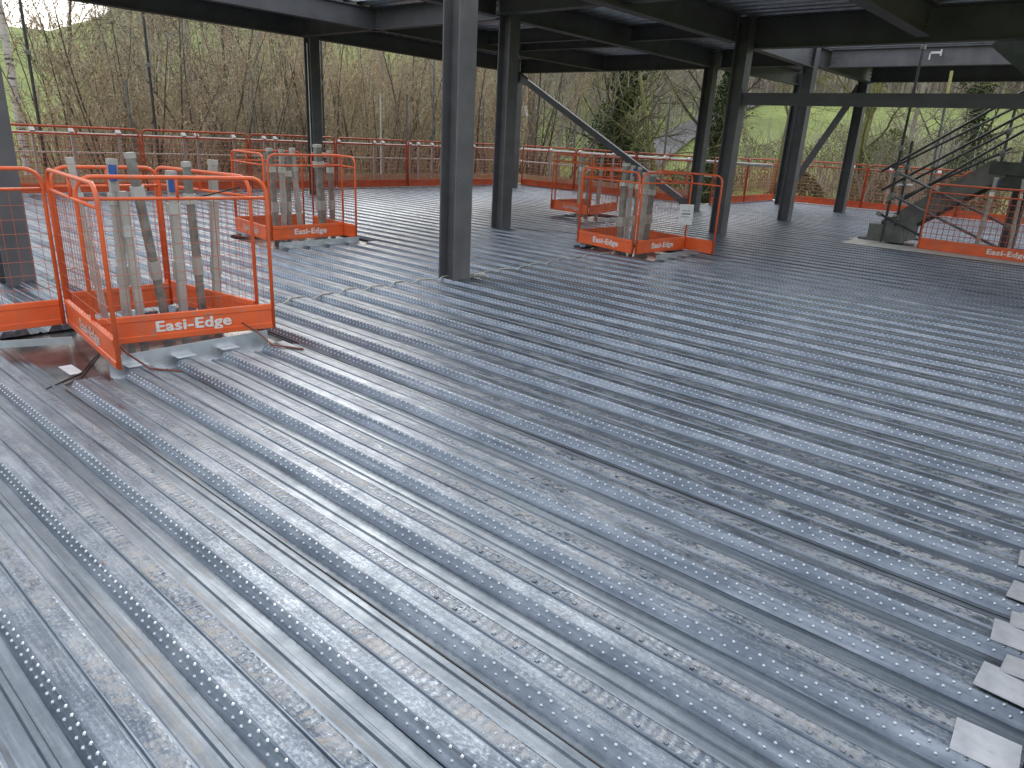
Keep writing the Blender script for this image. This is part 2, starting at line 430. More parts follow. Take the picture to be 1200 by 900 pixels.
# ---------------------------------------------------------------- steel frame
def isection(mb, p0, p1, depth, bw, tf=.018, tw=.012, up=Vector((0,0,1))):
    """p0,p1 = centre line of the bottom flange underside"""
    p0=Vector(p0); p1=Vector(p1); d=(p1-p0).normalized(); s=d.cross(up).normalized(); u=s.cross(d)
    poly=[(-bw/2,0),(bw/2,0),(bw/2,tf),(tw/2,tf+.006),(tw/2,depth-tf-.006),(bw/2,depth-tf),(bw/2,depth),(-bw/2,depth),(-bw/2,depth-tf),(-tw/2,depth-tf-.006),(-tw/2,tf+.006),(-bw/2,tf)]
    n=len(mb.v)
    for p in (p0,p1):
        for a,b in poly: mb.v.append(tuple(p+s*a+u*b))
    k=len(poly)
    for i in range(k):
        j=(i+1)%k; mb.face((n+i,n+j,n+k+j,n+k+i))
    for o in (0,k):
        mb.face((n+o,n+o+1,n+o+2,n+o+11)); mb.face((n+o+11,n+o+2,n+o+3,n+o+10)); mb.face((n+o+10,n+o+3,n+o+4,n+o+9)); mb.face((n+o+9,n+o+4,n+o+5,n+o+8)); mb.face((n+o+8,n+o+5,n+o+6,n+o+7))

def bolt(mb, c, axis, r=.016, h=.02):
    c=Vector(c); a=Vector(axis).normalized(); mb.tube([c,c+a*h],r,6)

COLS=[('c_l',2.03,8.09,5.5,'tall grey steel column at the far left edge behind the barrier'),
('c_2',5.68,5.78,5.5,'large grey column in the middle nearest the camera, foot left of the cord'),
('c_3',9.69,8.70,3.76,'second large column just right of the nearest middle one'),
('c_4',10.25,15.2,3.76,'slim far column behind the second barrier cage, with a pale tube down its face for its edge highlight'),
('c_5',18.0,15.75,3.76,'far column half hidden behind the right of the two middle columns, holding a brace'),
('c_6',17.5,9.0,3.76,'column rising behind the third cage, left of the largest right-hand column'),
('c_7',13.15,6.18,3.76,'right-hand column just behind the loose end panel of the third cage'),
('c_8',22.45,8.65,3.76,'far column directly left of and partly behind another at the brace foot'),
('c_9',17.3,6.5,3.76,'right-hand column in front of the foot of the short diagonal brace'),
('c_10',21.85,6.68,3.76,'column at the head of the short diagonal brace, farthest right of the open deck'),
('c_11',16.95,1.95,3.76,'column behind the staircase landing at the right edge')]
CP={}
for key,x,y,top,lab in COLS:
    CP[key]=(x,y)
    root=empty('steel_column',(x,y,0))
    W=.25; tf=.018; tw=.013
    mb=MB()
    poly=[(-W/2,-W/2),(W/2,-W/2),(W/2,-W/2+tf),(tw/2,-W/2+tf),(tw/2,W/2-tf),(W/2,W/2-tf),(W/2,W/2),(-W/2,W/2),(-W/2,W/2-tf),(-tw/2,W/2-tf),(-tw/2,-W/2+tf),(-W/2,-W/2+tf)]
    n=0; zb=-.3
    for zz in (zb,top):
        for a,b in poly: mb.v.append((a,b,zz))
    for i in range(12):
        j=(i+1)%12; mb.face((i,j,12+j,12+i))
    mb.build('shaft',M['steelcol'],root)
    if False:
        c=MB(); c.box(-.14,.14,-.14,.14,top,top+.02)
        for sx in (-.09,.09):
            for sy in (-.09,.09): bolt(c,(sx,sy,top-.002),(0,0,-1))
        c.build('cap_plate',M['steelcol'],root)
    if key=='c_4':
        c=MB(); c.tube([(-.15,-.05,-.05),(-.14,-.04,1.6),(-.15,-.05,3.3)],.012,6); c.build('cable',M['paletube'],root)  # pale tube added to stand in for the column's bright edge highlight
    tag(root,lab,'column','steel columns of the frame')

def beam(p0,p1,lab,z=3.4,depth=.45,bw=.19,bolts=(),mat='steel'):
    depth=3.776-z
    cx,cy=(p0[0]+p1[0])/2,(p0[1]+p1[1])/2
    root=empty('steel_beam',(cx,cy,z))
    mb=MB(); isection(mb,(p0[0]-cx,p0[1]-cy,0),(p1[0]-cx,p1[1]-cy,0),depth,bw)
    mb.build('i_section',M[mat],root)
    d=Vector((p1[0]-p0[0],p1[1]-p0[1],0)).normalized(); s=Vector((d.y,-d.x,0))
    b=MB(); Lh=(Vector((p1[0]-cx,p1[1]-cy,0))).length
    for sg in (-1,1):
        e=d*(sg*(Lh-.01)); 
        a=MB.bar
        b.bar(e-s*.08+Vector((0,0,depth/2)), e+s*.08+Vector((0,0,depth/2)), .012, depth-.06, up=(0,0,1)) if False else None
        for zz in (.12,.21,.30):
            for off in (.05,.11):
                q=d*(sg*(Lh-off)); 
                for ss in (-1,1): bolt(b,q+s*(ss*.006)+Vector((0,0,zz)),s*ss,.014,.022)
    b.build('bolt_group',M['brace'],root)
    tag(root,lab,'beam','steel floor beams overhead')
    return root
zA=3.4
beam((2.1,14.95),(10.12,15.1),'outermost back edge beam running left from the slim far column',3.4)
beam((10.38,15.15),(17.87,15.65),'outermost back edge beam between the slim far column and the braced far column',3.4)
beam((4.0,12.4),(17.75,12.4),'secondary beam one bay inside the back edge, its pale lower flange passing behind the two middle columns',3.4,.40,.16)
beam((2.1,8.9),(9.55,8.9),'beam coming from the left to the second middle column',3.4)
beam((9.82,8.9),(17.38,8.95),'beam from the second middle column to the one behind the third cage',3.4)
beam((17.65,8.95),(22.35,8.7),'beam between the two farthest right-hand columns of the middle row',3.4)
beam((5.82,6.35),(13.0,6.3),'bolted beam sloping down from the top edge to the largest right-hand column',3.32)
beam((13.3,6.3),(17.15,6.45),'short beam between the two front right-hand columns',3.32)
beam((17.45,6.45),(21.75,6.5),'beam leading right to the column at the short brace head',3.38)
beam((9.3,3.3),(13.2,3.3),'wide beam slanting down across the top right corner',3.32,.45,.2)
beam((9.9,14.85),(9.8,9.05),'cross beam from the slim far column towards the second middle column',3.4,.45,.17)
beam((9.45,8.7),(9.35,3.4),'cross beam leaving the second middle column towards the top edge',3.4,.45,.17)
beam((13.4,6.15),(13.42,-2.5),'deep dark cross beam running right from the largest right-hand column',3.26,.50,.2)
beam((13.0,12.3),(13.0,9.05),'short cross beam showing right of the second middle column, upper of two',3.5,.3,.14)
beam((14.15,12.3),(14.15,9.05),'short cross beam showing right of the second middle column, lower of two',3.5,.3,.14)
beam((13.5,8.8),(13.5,6.5),'short dark cross beam under the bright strips of ceiling decking',3.5,.3,.14)
beam((17.97,15.6),(17.7,9.1),'far cross beam above the long diagonal brace',3.4,.45,.18)
beam((17.6,8.8),(17.5,6.6),'short cross beam joining the tops of the two columns right of the third cage',3.4,.45,.18)
beam((17.95,6.3),(18.0,-3),'cross beam with its web lit by the stair opening',3.4,.45,.18,mat='steelcol')  # lighter steel than the other beams, stairwell light put into the colour
beam((21.4,6.4),(21.4,-3),'farthest dark cross beam behind the stair opening',3.38,.45,.18)
def rail():
    root=empty('steel_beam',(13.16,6.0,2.31))
    mb=MB(); mb.box(-.07,.07,-8.0,.04,0,.2); mb.build('hollow_section',M['steel'],root)
    c=MB(); c.box(-.11,.11,.042,.055,-.05,.25); c.build('end_plate',M['steel'],root)
    tag(root,'low horizontal rail beam spanning right from the column, below ceiling level','beam')
rail()

def brace(p0,p1,w,lab):
    root=empty('diagonal_brace',p0)
    d=Vector(p1)-Vector(p0)
    mb=MB(); mb.bar((0,0,0),d,.09,w,up=(0,0,1)); mb.build('hollow_bar',M['brace'],root)
    dn=d.normalized(); g=MB()
    g.bar(dn*-.25,dn*.22,.02,.26); g.build('gusset_plate',M['steelcol'],root); g=MB(); g.bar(d-dn*.22,d+dn*.25,.02,.26); g.build('gusset_plate',M['steelcol'],root)
    tag(root,lab,'brace','diagonal bracing')
brace((17.95,15.5,3.25),(17.55,9.2,.1),.17,'long diagonal brace falling right from the far column towards the third cage')
brace((21.9,6.9,3.1),(22.4,8.5,.35),.16,'short diagonal brace falling left between the right-hand columns')

# ceiling decking
mb=MB()
def soffit(x0,x1,y0,y1,z=3.78):
    k=0; e=x0
    while e<x1:
        prof=[(0,0),(.13,0),(.155,.055),(.19,.055),(.29,.055),(PITCH,0)]
        n=len(mb.v)
        for yy in (y0,y1):
            for a,b in prof: mb.v.append((min(e+a,x1),yy,z+b))
        for j in range(5): mb.face((n+j,n+6+j,n+7+j,n+j+1))
        e+=PITCH
    mb.box(x0,x1,y0,y1,z+.06,z+.14)
soffit(7.2,9.4,-2.5,8.9); soffit(9.4,13.4,-2.5,12.4); soffit(13.4,17.9,6.4,12.4); soffit(3,10.0,12.4,15.05); soffit(10.0,18.05,12.4,15.66); soffit(18.1,22.3,-3,8.9)  # left and far right bays added to dim the deck's reflections and beams
tag(mb.build('ceiling',M['galv']),'ribbed steel decking of the storey above','ceiling',kind='structure')

# ---------------------------------------------------------------- barriers
def text_mesh(txt, size, offset=.012, bold=.0030):
    cu=bpy.data.curves.new('lettering','FONT'); cu.body=txt; cu.size=size; cu.extrude=.0012; cu.offset=offset*size; cu.align_x='CENTER'; cu.align_y='CENTER'
    cu.space_character=1.08; cu.resolution_u=6
    o=bpy.data.objects.new('tmp_lettering',cu); COL.objects.link(o)
    dg=bpy.context.evaluated_depsgraph_get(); me=bpy.data.meshes.new_from_object(o.evaluated_get(dg))
    bpy.data.objects.remove(o); bpy.data.curves.remove(cu)
    vs=[tuple(v.co) for v in me.vertices]; fs=[tuple(p.vertices) for p in me.polygons]; V=[]; F=[]
    for i,(dx,dy) in enumerate(((-bold,0),(0,bold*.5),(bold,0),(0,-bold*.5))):
        n=len(V); V += [(x+dx,y+dy,z+i*.0003) for x,y,z in vs]; F += [tuple(q+n for q in f) for f in fs]
    m2=bpy.data.meshes.new('lettering'); m2.from_pydata(V,[],F); bpy.data.meshes.remove(me); return m2
TXT=text_mesh('Easi-Edge',.108,.012)
def panel(p0,p1,lab,z0=.03,text=True,faded=False,lean=0,dull=False,H=1.15,group=None,tube=.0145,roundl=True,roundr=True,leanx=0,wires=True,tsz=1.0):
    Lx=math.hypot(p1[0]-p0[0],p1[1]-p0[1]); ang=math.atan2(p1[1]-p0[1],p1[0]-p0[0])
    root=empty('safety_barrier',(p0[0],p0[1],z0),ang)
    root.rotation_euler=(lean,leanx,ang)
    fo=M['orangedull'] if dull else M['orange']
    r=tube; cr=.11
    f=MB()
    def arc(cx,cz,a0,a1): return [(cx+cr*math.cos(a0+(a1-a0)*i/6),0,cz+cr*math.sin(a0+(a1-a0)*i/6)) for i in range(7)]
    path=[(r,0,.0),(r,0,H-cr-r)]
    path+=arc(cr+r,H-cr-r,math.pi,math.pi/2)[1:]
    path+=arc(Lx-cr-r,H-cr-r,math.pi/2,0)
    path+=[(Lx-r,0,0)]
    f.tube(path,r,8)
    f.tube([(r,0,H-.155),(Lx-r,0,H-.155)],r*.8,8)
    f.tube([(Lx/2,0,H-.155),(Lx/2,0,H-r)],r*.8,6)
    f.build('frame',fo,root,smooth=True)
    # toe board with rolled lips
    t=MB(); poly=[(-.014,.0),(.014,.0),(.010,.022),(.010,.163),(.016,.167),(.016,.19),(-.012,.195),(-.018,.188),(-.018,.152),(-.0105,.147),(-.0105,.046),(-.018,.041),(-.018,.004)]
    t.prism(poly,lambda p:(2*r+.001,p[0],p[1]),lambda p:(Lx-2*r-.001,p[0],p[1]))
    to=t.build('toe_board',M['orangetoe'] if dull else M['orange'],root,fix=True)
    if text:
        lt=bpy.data.objects.new('lettering',TXT); COL.objects.link(lt); lt.parent=to
        lt.location=(Lx*.52,-.0135,.097); lt.rotation_euler=(math.pi/2,0,0); lt.scale=(tsz*1.2,tsz,1)
        me=TXT
        if faded:
            lt.data=TXT.copy(); lt.data.materials.clear(); lt.data.materials.append(M['fadedwhite'])
    if wires:
        w=MB(); sp=.075 if Lx<2 else .09; n=int(Lx/sp); wr=.0019 if Lx<2 else .006
        for i in range(1,n):
            x=Lx*i/n; w.tube([(x,.004,.19),(x,.004,H-.155)],wr,3,False)
        z=.19+.095
        while z<H-.17:
            w.tube([(2*r,-.001,z),(Lx-2*r,-.001,z)],wr,3,False); z+=.1
        w.build('mesh_infill',M['wirered'] if dull else M['wire'],root)
    tag(root,lab,'barrier',group)
    return root
TXT.materials.append(M['white'])
GC='orange barrier panels standing round the deck openings'
# cage 1 (nearest)
panel((1.70,5.25),(2.93,4.98),'front orange panel of the nearest cage, Easi-Edge in clear white on its toe board',group=GC)
panel((1.79,6.0),(1.63,4.64),'side panel of the nearest cage jutting towards the camera with scuffed lettering',group=GC,faded=True)
panel((.35,6.12),(1.77,6.0),'panel running out of the left edge of the picture beside the nearest cage',group=GC,text=False)
panel((1.86,6.2),(2.66,6.16),'short rear panel seen through the posts of the nearest cage',group=GC,text=False)
panel((2.68,6.32),(2.86,5.10),'inner right side panel of the nearest cage, seen through the front mesh',group=GC,text=False,wires=True)
# cage 2
panel((5.42,10.15),(5.27,9.02),'left side panel of the second cage back with faint lettering',group=GC,faded=True)
panel((5.30,9.0),(6.50,8.97),'front panel with lettering of the second cage, behind the nearest cage to its right',group=GC)
panel((6.62,9.95),(6.45,8.60),'right side panel of the second cage poking past its front corner',group=GC,text=False)
panel((5.45,10.2),(6.6,10.15),'rear panel of the second cage',group=GC,text=False)
# cage 3
panel((9.30,6.70),(9.03,5.50),'left side panel of the third cage with darker shaded lettering',group=GC,tsz=1.05)
panel((9.04,5.48),(10.26,5.34),'bright front panel of the third cage, white paper sleeve above its corner',group=GC)
panel((10.42,6.1),(10.17,4.80),'loose end panel of the third cage swinging out towards the camera',group=GC,text=False,wires=False)
panel((9.35,6.75),(10.45,6.65),'rear panel of the third cage',group=GC,text=False)
# cage 4
panel((12.55,9.75),(12.25,8.62),'left side panel of the fourth cage with faint lettering',z0=.12,group=GC,faded=True)
panel((12.26,8.6),(13.75,8.92),'front panel of the fourth cage far back, half behind the third cage',z0=.12,group=GC,text=False)
panel((12.5,9.8),(13.8,9.7),'rear panel of the fourth cage',z0=.12,group=GC,text=False)
# stair panel
panel((14.80,3.05),(14.50,.35),'long barrier panel with white lettering in front of the staircase',z0=.01,group=GC,tsz=1.15)

# perimeter run
GP='orange barrier panels round the outer edge of the deck'
def run(pts,labf,first=[None]):
    out=[]
    for (a,b) in zip(pts[:-1],pts[1:]):
        Lx=math.hypot(b[0]-a[0],b[1]-a[1]); n=max(1,round(Lx/2.5))
        for i in range(n):
            p=(a[0]+(b[0]-a[0])*i/n,a[1]+(b[1]-a[1])*i/n); q=(a[0]+(b[0]-a[0])*(i+1)/n-.001*(b[0]-a[0]),a[1]+(b[1]-a[1])*(i+1)/n)
            out.append((p,q,b[1]==a[1]))
    return out
per=run([(-.6,16.62),(19.3,16.62)],None)+run([(19.32,16.5),(19.32,9.75)],None)+run([(19.5,9.55),(24.1,9.55)],None)+run([(24.2,9.4),(24.2,-1.0)],None)
side=['in the back run','in the back run','','']
cnt={'back':0,'right':0,'notch':0,'far':0}
src={}
ends={'back':'counted from the left','right':'counted from the back corner','notch':'counted from the inner corner','far':'counted from behind the column pair'}
names={'back':'back left run of the deck edge','right':'right run beside the third cage','notch':'short run behind the right-hand columns','far':'far right run behind the staircase'}
for (p,q,_) in per:
    if p[1]>16.6: k='back'
    elif p[0]<19.4: k='right'
    elif p[1]>9.5: k='notch'
    else: k='far'
    lab='%s panel of the %s, %s'%(ORD[cnt[k]],names[k],ends[k]); cnt[k]+=1
    Lx=math.hypot(q[0]-p[0],q[1]-p[1]); ang=math.atan2(q[1]-p[1],q[0]-p[0])
    if k in src:
        r=dup(src[k],(p[0],p[1],.02),ang); r['label']=lab
    else:
        src[k]=panel(p,q,lab,z0=.02,text=False,dull=True,H=1.29,group=GP,tube=.022)

# galvanised posts
def post(p0,p1,lab,w=.05,clip=None,dark=False,group='galvanised posts stored in the cages'):
    root=empty('barrier_post',p0)
    d=Vector(p1)-Vector(p0); dn=d.normalized()
    m=M['galvdark'] if dark else M['galvdull']
    mb=MB(); mb.bar((0,0,0),d,w,w*.9); mb.build('post_tube',m,root)
    s=MB(); s.bar(dn*(.42),dn*(.56),w*1.25,w*1.2); s.build('sleeve',M['galvdull'],root)
    c=MB(); c.bar(d-dn*.30,d-dn*.22,w*1.5,w*1.15); c.build('hook',M['galv'],root)
    c=MB(); c.bar(d-dn*.02,d+dn*.02,w*1.1,w*1.1); c.build('end_cap',M['galvdull'],root)
    if clip:
        b=MB(); b.bar(d-dn*.13+Vector((-.015,-.04,0)),d-dn*.02+Vector((-.015,-.04,0)),.05,.02); b.build('locking_clip',M['blue'],root)
    tag(root,lab,'post',group)
Q=-.06
def P1(x0,z0,x1,z1,Y,dY=0): 
    # extend to the pan
    t=(z0-Q)/(z1-z0); xb=x0-(x1-x0)*t
    return (xb,Y,Q),(x1,Y+dY,z1)
post(*P1(1.94,.16,1.86,1.24,5.7),'thin pale leaning post, leftmost in the nearest cage',.04)
post(*P1(2.07,.14,2.10,1.24,5.62),'post with a blue clip in the nearest cage, left one',.055,clip=True)
post(*P1(2.14,.15,2.12,1.02,5.55),'shorter pale post crossing the blue-clipped one in the nearest cage',.05)
post(*P1(2.38,.12,2.26,1.28,5.7),'strongly leaning grey post in the middle of the nearest cage',.055,dark=True)
post(*P1(2.49,.13,2.50,1.16,5.6),'post with a blue clip in the nearest cage, right one',.055,clip=True)
post(*P1(2.69,.18,2.67,1.22,5.7),'mottled green-grey upright post in the nearest cage, second from its right',.05,dark=True)
post(*P1(2.80,.12,2.86,1.24,5.65),'pale upright post in the nearest cage, rightmost',.055)
for (x0,z0,x1,z1,w,dk,lab) in [(5.88,.26,5.84,1.21,.07,True,'leftmost of the grey posts in the second cage'),(6.01,.25,6.03,1.2,.06,False,'pale post second from the left in the second cage'),
   (6.28,.16,6.20,1.22,.06,False,'slim pale leaning post in the middle of the second cage'),(6.10,.2,6.14,1.15,.05,True,'thin post behind the middle of the second cage'),
   (6.67,.19,6.62,1.28,.09,True,'thick grey post in the second cage'),(6.85,.22,6.83,1.2,.06,True,'rightmost post of the second cage')]:
    post(*P1(x0-.25,z0,x1-.25,z1,9.4),lab,w,dark=dk)
for (x0,z0,x1,z1,w,dk,lab,cl) in [(9.45,.2,9.42,1.25,.08,True,'thick mottled post at the left of the third cage',False),(9.62,.2,9.62,1.22,.05,False,'pale post beside the thick one in the third cage',True),(9.80,.2,9.82,1.2,.05,True,'slim post in the middle of the third cage',False),
   (10.02,.21,10.03,1.12,.09,False,'broad pale post right of the middle of the third cage',False),(10.22,.2,10.24,1.1,.07,True,'rightmost post of the third cage',False)]:
    post(*P1(x0-.1,z0,x1-.1,z1,5.95),lab,w,dark=dk,clip=cl)
for i,(x,lab) in enumerate([(12.7,'left post of the fourth cage'),(13.0,'middle post of the fourth cage'),(13.4,'right post of the fourth cage')]):
    post((x,9.2,-.06),(x+.02*i,9.2,1.25),lab,.06,dark=(i==1))
post((14.82,2.14,0),(14.80,2.10,1.30),'pale leaning post with clip holding the long barrier in front of the stairs',.06,clip=True,group='posts by the stairs')
post((14.9,1.66,0),(14.9,1.72,1.3),'post at the right edge of the picture by the stairs',.05,group='posts by the stairs')
post((15.1,1.45,0),(15.1,1.5,1.3),'reddish-lit post close to the right picture edge behind the long barrier',.05,group='posts by the stairs')
# paired posts on the perimeter
PX=[4.9,5.6,6.5,7.9,8.2,9.1,9.9,10.2,11.4,12.1,13.3,13.6,14.6,14.95,15.5,16.0,16.35,17.3,18.5,19.0]
for i,x in enumerate(PX):
    root=empty('edge_post',(x,16.85,-.1))
    mb=MB(); mb.bar((0,0,0),(0,0,1.3),.05,.05); mb.build('post_tube',M['galvdull'],root)
    c=MB(); c.bar((0,-.03,1.27),(0,.05,1.34),.09,.07); c.build('cap_clamp',M['paletube'],root)
    tag(root,'%s galvanised edge post from the left along the back guardrail'%ORD[i],'post','edge posts behind the back guardrail')
for i,(x,y) in enumerate([(19.6,15.5),(19.6,14.3),(19.6,13.0),(19.6,12.6),(19.6,11.2),(19.6,10.4),(24.4,7.3),(24.4,6.2),(24.4,4.9)]):
    root=empty('edge_post',(x,y,-.1))
    mb=MB(); mb.bar((0,0,0),(0,0,1.3),.05,.05); mb.build('post_tube',M['galvdull'],root)
    c=MB(); c.bar((-.03,0,1.27),(.05,0,1.34),.09,.07); c.build('cap_clamp',M['paletube'],root)
    tag(root,('%s edge post of the right-hand guardrail, counted from the back corner'%ORD[i]) ,'post','edge posts behind the right guardrail')

# paper sleeve, trims, cords
root=empty('paper_sleeve',(10.10,5.30,.42),R_(-42))
mb=MB(); mb.box(-.11,.11,-.012,.004,0,.30); mb.build('sleeve',M['paper'],root)
mb=MB(); mb.box(-.07,.07,-.015,-.0125,.15,.17); mb.box(-.07,.05,-.015,-.0125,.11,.12); mb.box(-.07,.06,-.015,-.0125,.20,.21); mb.build('print_line',M['tube'],root)
tag(root,'white paper sleeve hung on the corner of the third cage','paper sleeve')

def trim(x0,x1,y,z1,lab,y2=None):
    root=empty('edge_trim',(x0,y,0))
    mb=MB(); Lx=x1-x0; mb.box(0,Lx,-.002,.002,-.056,z1); mb.box(0,Lx,-.10,-.003,-.0585,-.0555)
    mb.build('angle_plate',M['galv'],root)
    k=math.ceil((x0-X0)/PITCH); e=X0+k*PITCH; first=None
    while e<x1-.12:
        t=MB(); t.box(0,.13,-.075,-.004,.003,.0055)
        if first is None:
            first=t.build('tab',M['galv'],root); o=first
        else:
            o=first.copy(); COL.objects.link(o); o.parent=root
        o.location=(e-x0+.01,0,0); e+=PITCH
    tag(root,lab,'edge trim','galvanised trims at the deck openings')
trim(1.62,2.75,4.80,.075,'bright galvanised upstand trim below the nearest cage')
trim(5.15,6.45,8.55,.07,'bright trim strip under the second cage')
trim(9.0,10.3,5.1,.07,'bright trim strip under the third cage')
trim(12.3,13.7,8.4,.07,'bright trim strip under the fourth cage')
def strap(pts,lab,mat='strap',r=.007,name='strap'):
    mb=MB(); mb.tube(pts,r,6); o=mb.build(name,M[mat]); tag(o,lab,name.replace('_',' ')); return o
strap([(1.70,4.98,.18),(1.74,4.80,.08),(1.80,4.62,.01),(1.93,4.45,.006)],'brown strap hanging from the left of the nearest cage onto a rib')
strap([(2.66,5.0,.10),(2.66,4.80,.08),(2.68,4.62,.01),(2.80,4.40,.006)],'brown strap hanging from the right of the nearest cage onto a rib')
strap([(2.45,5.25,1.0),(2.75,5.05,1.10)],'black cable tie on the right side of the nearest cage','black',.006,'cable_tie')
strap([(1.2,4.75,-.05),(1.5,4.95,-.045),(1.75,5.35,-.05)],'black cable lying on the wet pan sheet beside the nearest cage','black',.007,'cable')
# steel angle lying left of cage
mb=MB(); mb.bar((1.0,5.75,.02),(1.62,5.45,.03),.05,.006); mb.bar((1.0,5.72,.045),(1.62,5.42,.055),.006,.05)
tag(mb.build('angle_offcut',M['galv']),'short bright angle offcut lying left of the nearest cage','steel offcut')
mb=MB(); mb.box(1.45,1.53,5.0,5.22,-.060,-.0565)
tag(mb.build('tape_patch',M['paper']),'white tape patch stuck on the wet pan sheet','tape')
# cord following the ribs
pts=[]
x=3.3
while x<10.2:
    e=X0+math.floor((x-X0)/PITCH)*PITCH; u=x-e
    z = .009 if u<.15 else (.009-(DEPTH-.012)*min(1,(u-.15)/.03) if u<.25 else .009-(DEPTH-.012)*max(0,(PITCH-u)/.07))
    pts.append((x,5.86+.05*math.sin(x*1.7)+.03*math.sin(x*9),z)); x+=.02
mb=MB(); mb.tube(pts,.0075,5); tag(mb.build('cord',M['cord'],smooth=True),'pale cord lying across the ribs past the middle column foot','cord')
# rope end at c_l and c_2 foot
mb=MB(); mb.tube([(5.85,5.66,.01),(5.86,5.6,.05),(5.92,5.56,.06),(5.96,5.5,.02)],.012,6); tag(mb.build('rope_end',M['cord'],smooth=True),'frayed rope end by the foot of the nearest middle column','rope')
mb=MB(); mb.tube([(2.25,7.85,.01),(2.33,7.9,.07),(2.5,7.95,.09),(2.6,7.9,.03)],.014,6); tag(mb.build('rope_end',M['cord'],smooth=True),'rope end lying by the foot of the left column','rope')
# bits of debris
for i,(x,y,mm,lab) in enumerate([(1.35,2.3,'orange','small orange plastic crumb on the deck left of centre'),(.75,2.55,'orange','small orange plastic crumb near the bottom left'),(.66,2.63,'white','tiny white chip beside the orange crumb near the bottom left'),(2.2,4.0,'white','tiny white chip on the deck below the nearest cage'),(1.36,1.05,'white','tiny white chip near the bottom centre')]):
    mb=MB(); n=[(random.uniform(.004,.010)) for _ in range(6)]
    mb.v=[(n[0],0,0),(0,n[1],0),(-n[2],0,0),(0,-n[3],0),(0,0,n[4]),(0,0,-.002)]
    mb.f=[(0,1,4),(1,2,4),(2,3,4),(3,0,4),(1,0,5),(2,1,5),(3,2,5),(0,3,5)]; mb.mi=[0]*8
    o=mb.build('crumb',M[mm]); o.location=(x,y,.003 if ((x-X0)%PITCH)<.15 else -.05); tag(o,lab,'debris','crumbs on the deck')

# ---------------------------------------------------------------- external scaffold
def tube_thing(p0,p1,lab,mat='tube',r=.024,name='scaffold_tube',coup=(),group=None,tip=None):
    root=empty(name,p0); d=Vector(p1)-Vector(p0); dn=d.normalized()
    mb=MB(); mb.tube([(0,0,0),d],r,10); mb.build('tube',M[mat],root,smooth=False)
    for t in coup:
        c=MB(); c.bar(d*t-dn*.045,d*t+dn*.045,.085,.075); c.bar(d*t-dn*.02+Vector((-.05,0,0)),d*t+dn*.02+Vector((-.05,0,0)),.03,.03); c.build('coupler',M['galvdark'],root)
    if tip:
        c=MB(); c.tube([d-dn*.5 if tip>.1 else d-dn*.04,d+dn*.012],r*1.15,10); c.build('coloured_end',M['yellow'],root)
    tag(root,lab,'scaffold tube',group)
    return root
GS='scaffold standards outside the deck edge'
for (x,top,mat,lab) in [(5.33,6.5,'darktube','tall dark scaffold standard at the far left beside the birch'),(7.7,6.5,'darktube','tall dark scaffold standard rising above the nearest cage'),(7.16,2.3,'tube','short grey standard just left of the tall dark one'),
   (10.2,2.35,'tube','short grey standard left of the slim far column'),(12.3,6.5,'darktube','tall thin standard just right of the slim far column'),(14.3,2.55,'paletube','short pale standard halfway between the slim far and the large column'),
   (15.3,2.6,'tube','short standard right of the pale short one'),(16.4,6.5,'tube','tall standard close to the left of the large middle column'),(18.7,2.75,'tube','short standard between the two middle columns')]:
    tube_thing((x,17.8,-3.6),(x,17.8,top),lab,mat,.03,'scaffold_standard',(.62,) ,GS)
for (x,y,top,lab) in [(20.6,15.3,2.6,'standard seen below the long brace'),(20.6,11.8,2.95,'standard left of the column behind the third cage'),(25.2,9.9,3.4,'standard with a pale top right of the largest right-hand column'),(25.4,5.2,2.4,'standard left of the staircase beyond the guardrail')]:
    tube_thing((x,y,-3.6),(x,y,top),lab,'tube',.03,'scaffold_standard',(),GS)
tube_thing((-2,17.5,1.14),(20.6,17.5,1.14),'upper pale tube along the outside of the back guardrail','paletube',.03,'guard_tube')
tube_thing((-2,17.5,.76),(20.6,17.5,.76),'lower thin pale tube along the outside of the back guardrail','paletube',.02,'guard_tube')
tube_thing((20.3,17.4,1.16),(20.3,8.2,1.16),'upper pale tube outside the guardrail behind the third cage','paletube',.045,'guard_tube')
tube_thing((20.3,17.4,.74),(20.3,9.8,.74),'lower pale tube outside the guardrail behind the third cage','paletube',.025,'guard_tube')
mb=MB(); mb.box(-2,19.6,17.2,17.24,.02,.33); tag(mb.build('timber_board',M['timber']),'pale timber toe board outside the back guardrail','board')
mb=MB(); mb.box(19.9,19.94,10.2,17.2,.02,.33); tag(mb.build('timber_board',M['timber']),'pale timber toe board outside the guardrail behind the third cage','board')
mb=MB()
for i in range(4): mb.box(-2,20.4,17.26+i*.23,17.47+i*.23,-.06,-.02)
tag(mb.build('scaffold_walkway',M['timber']),'timber walkway boards outside the back edge','walkway')

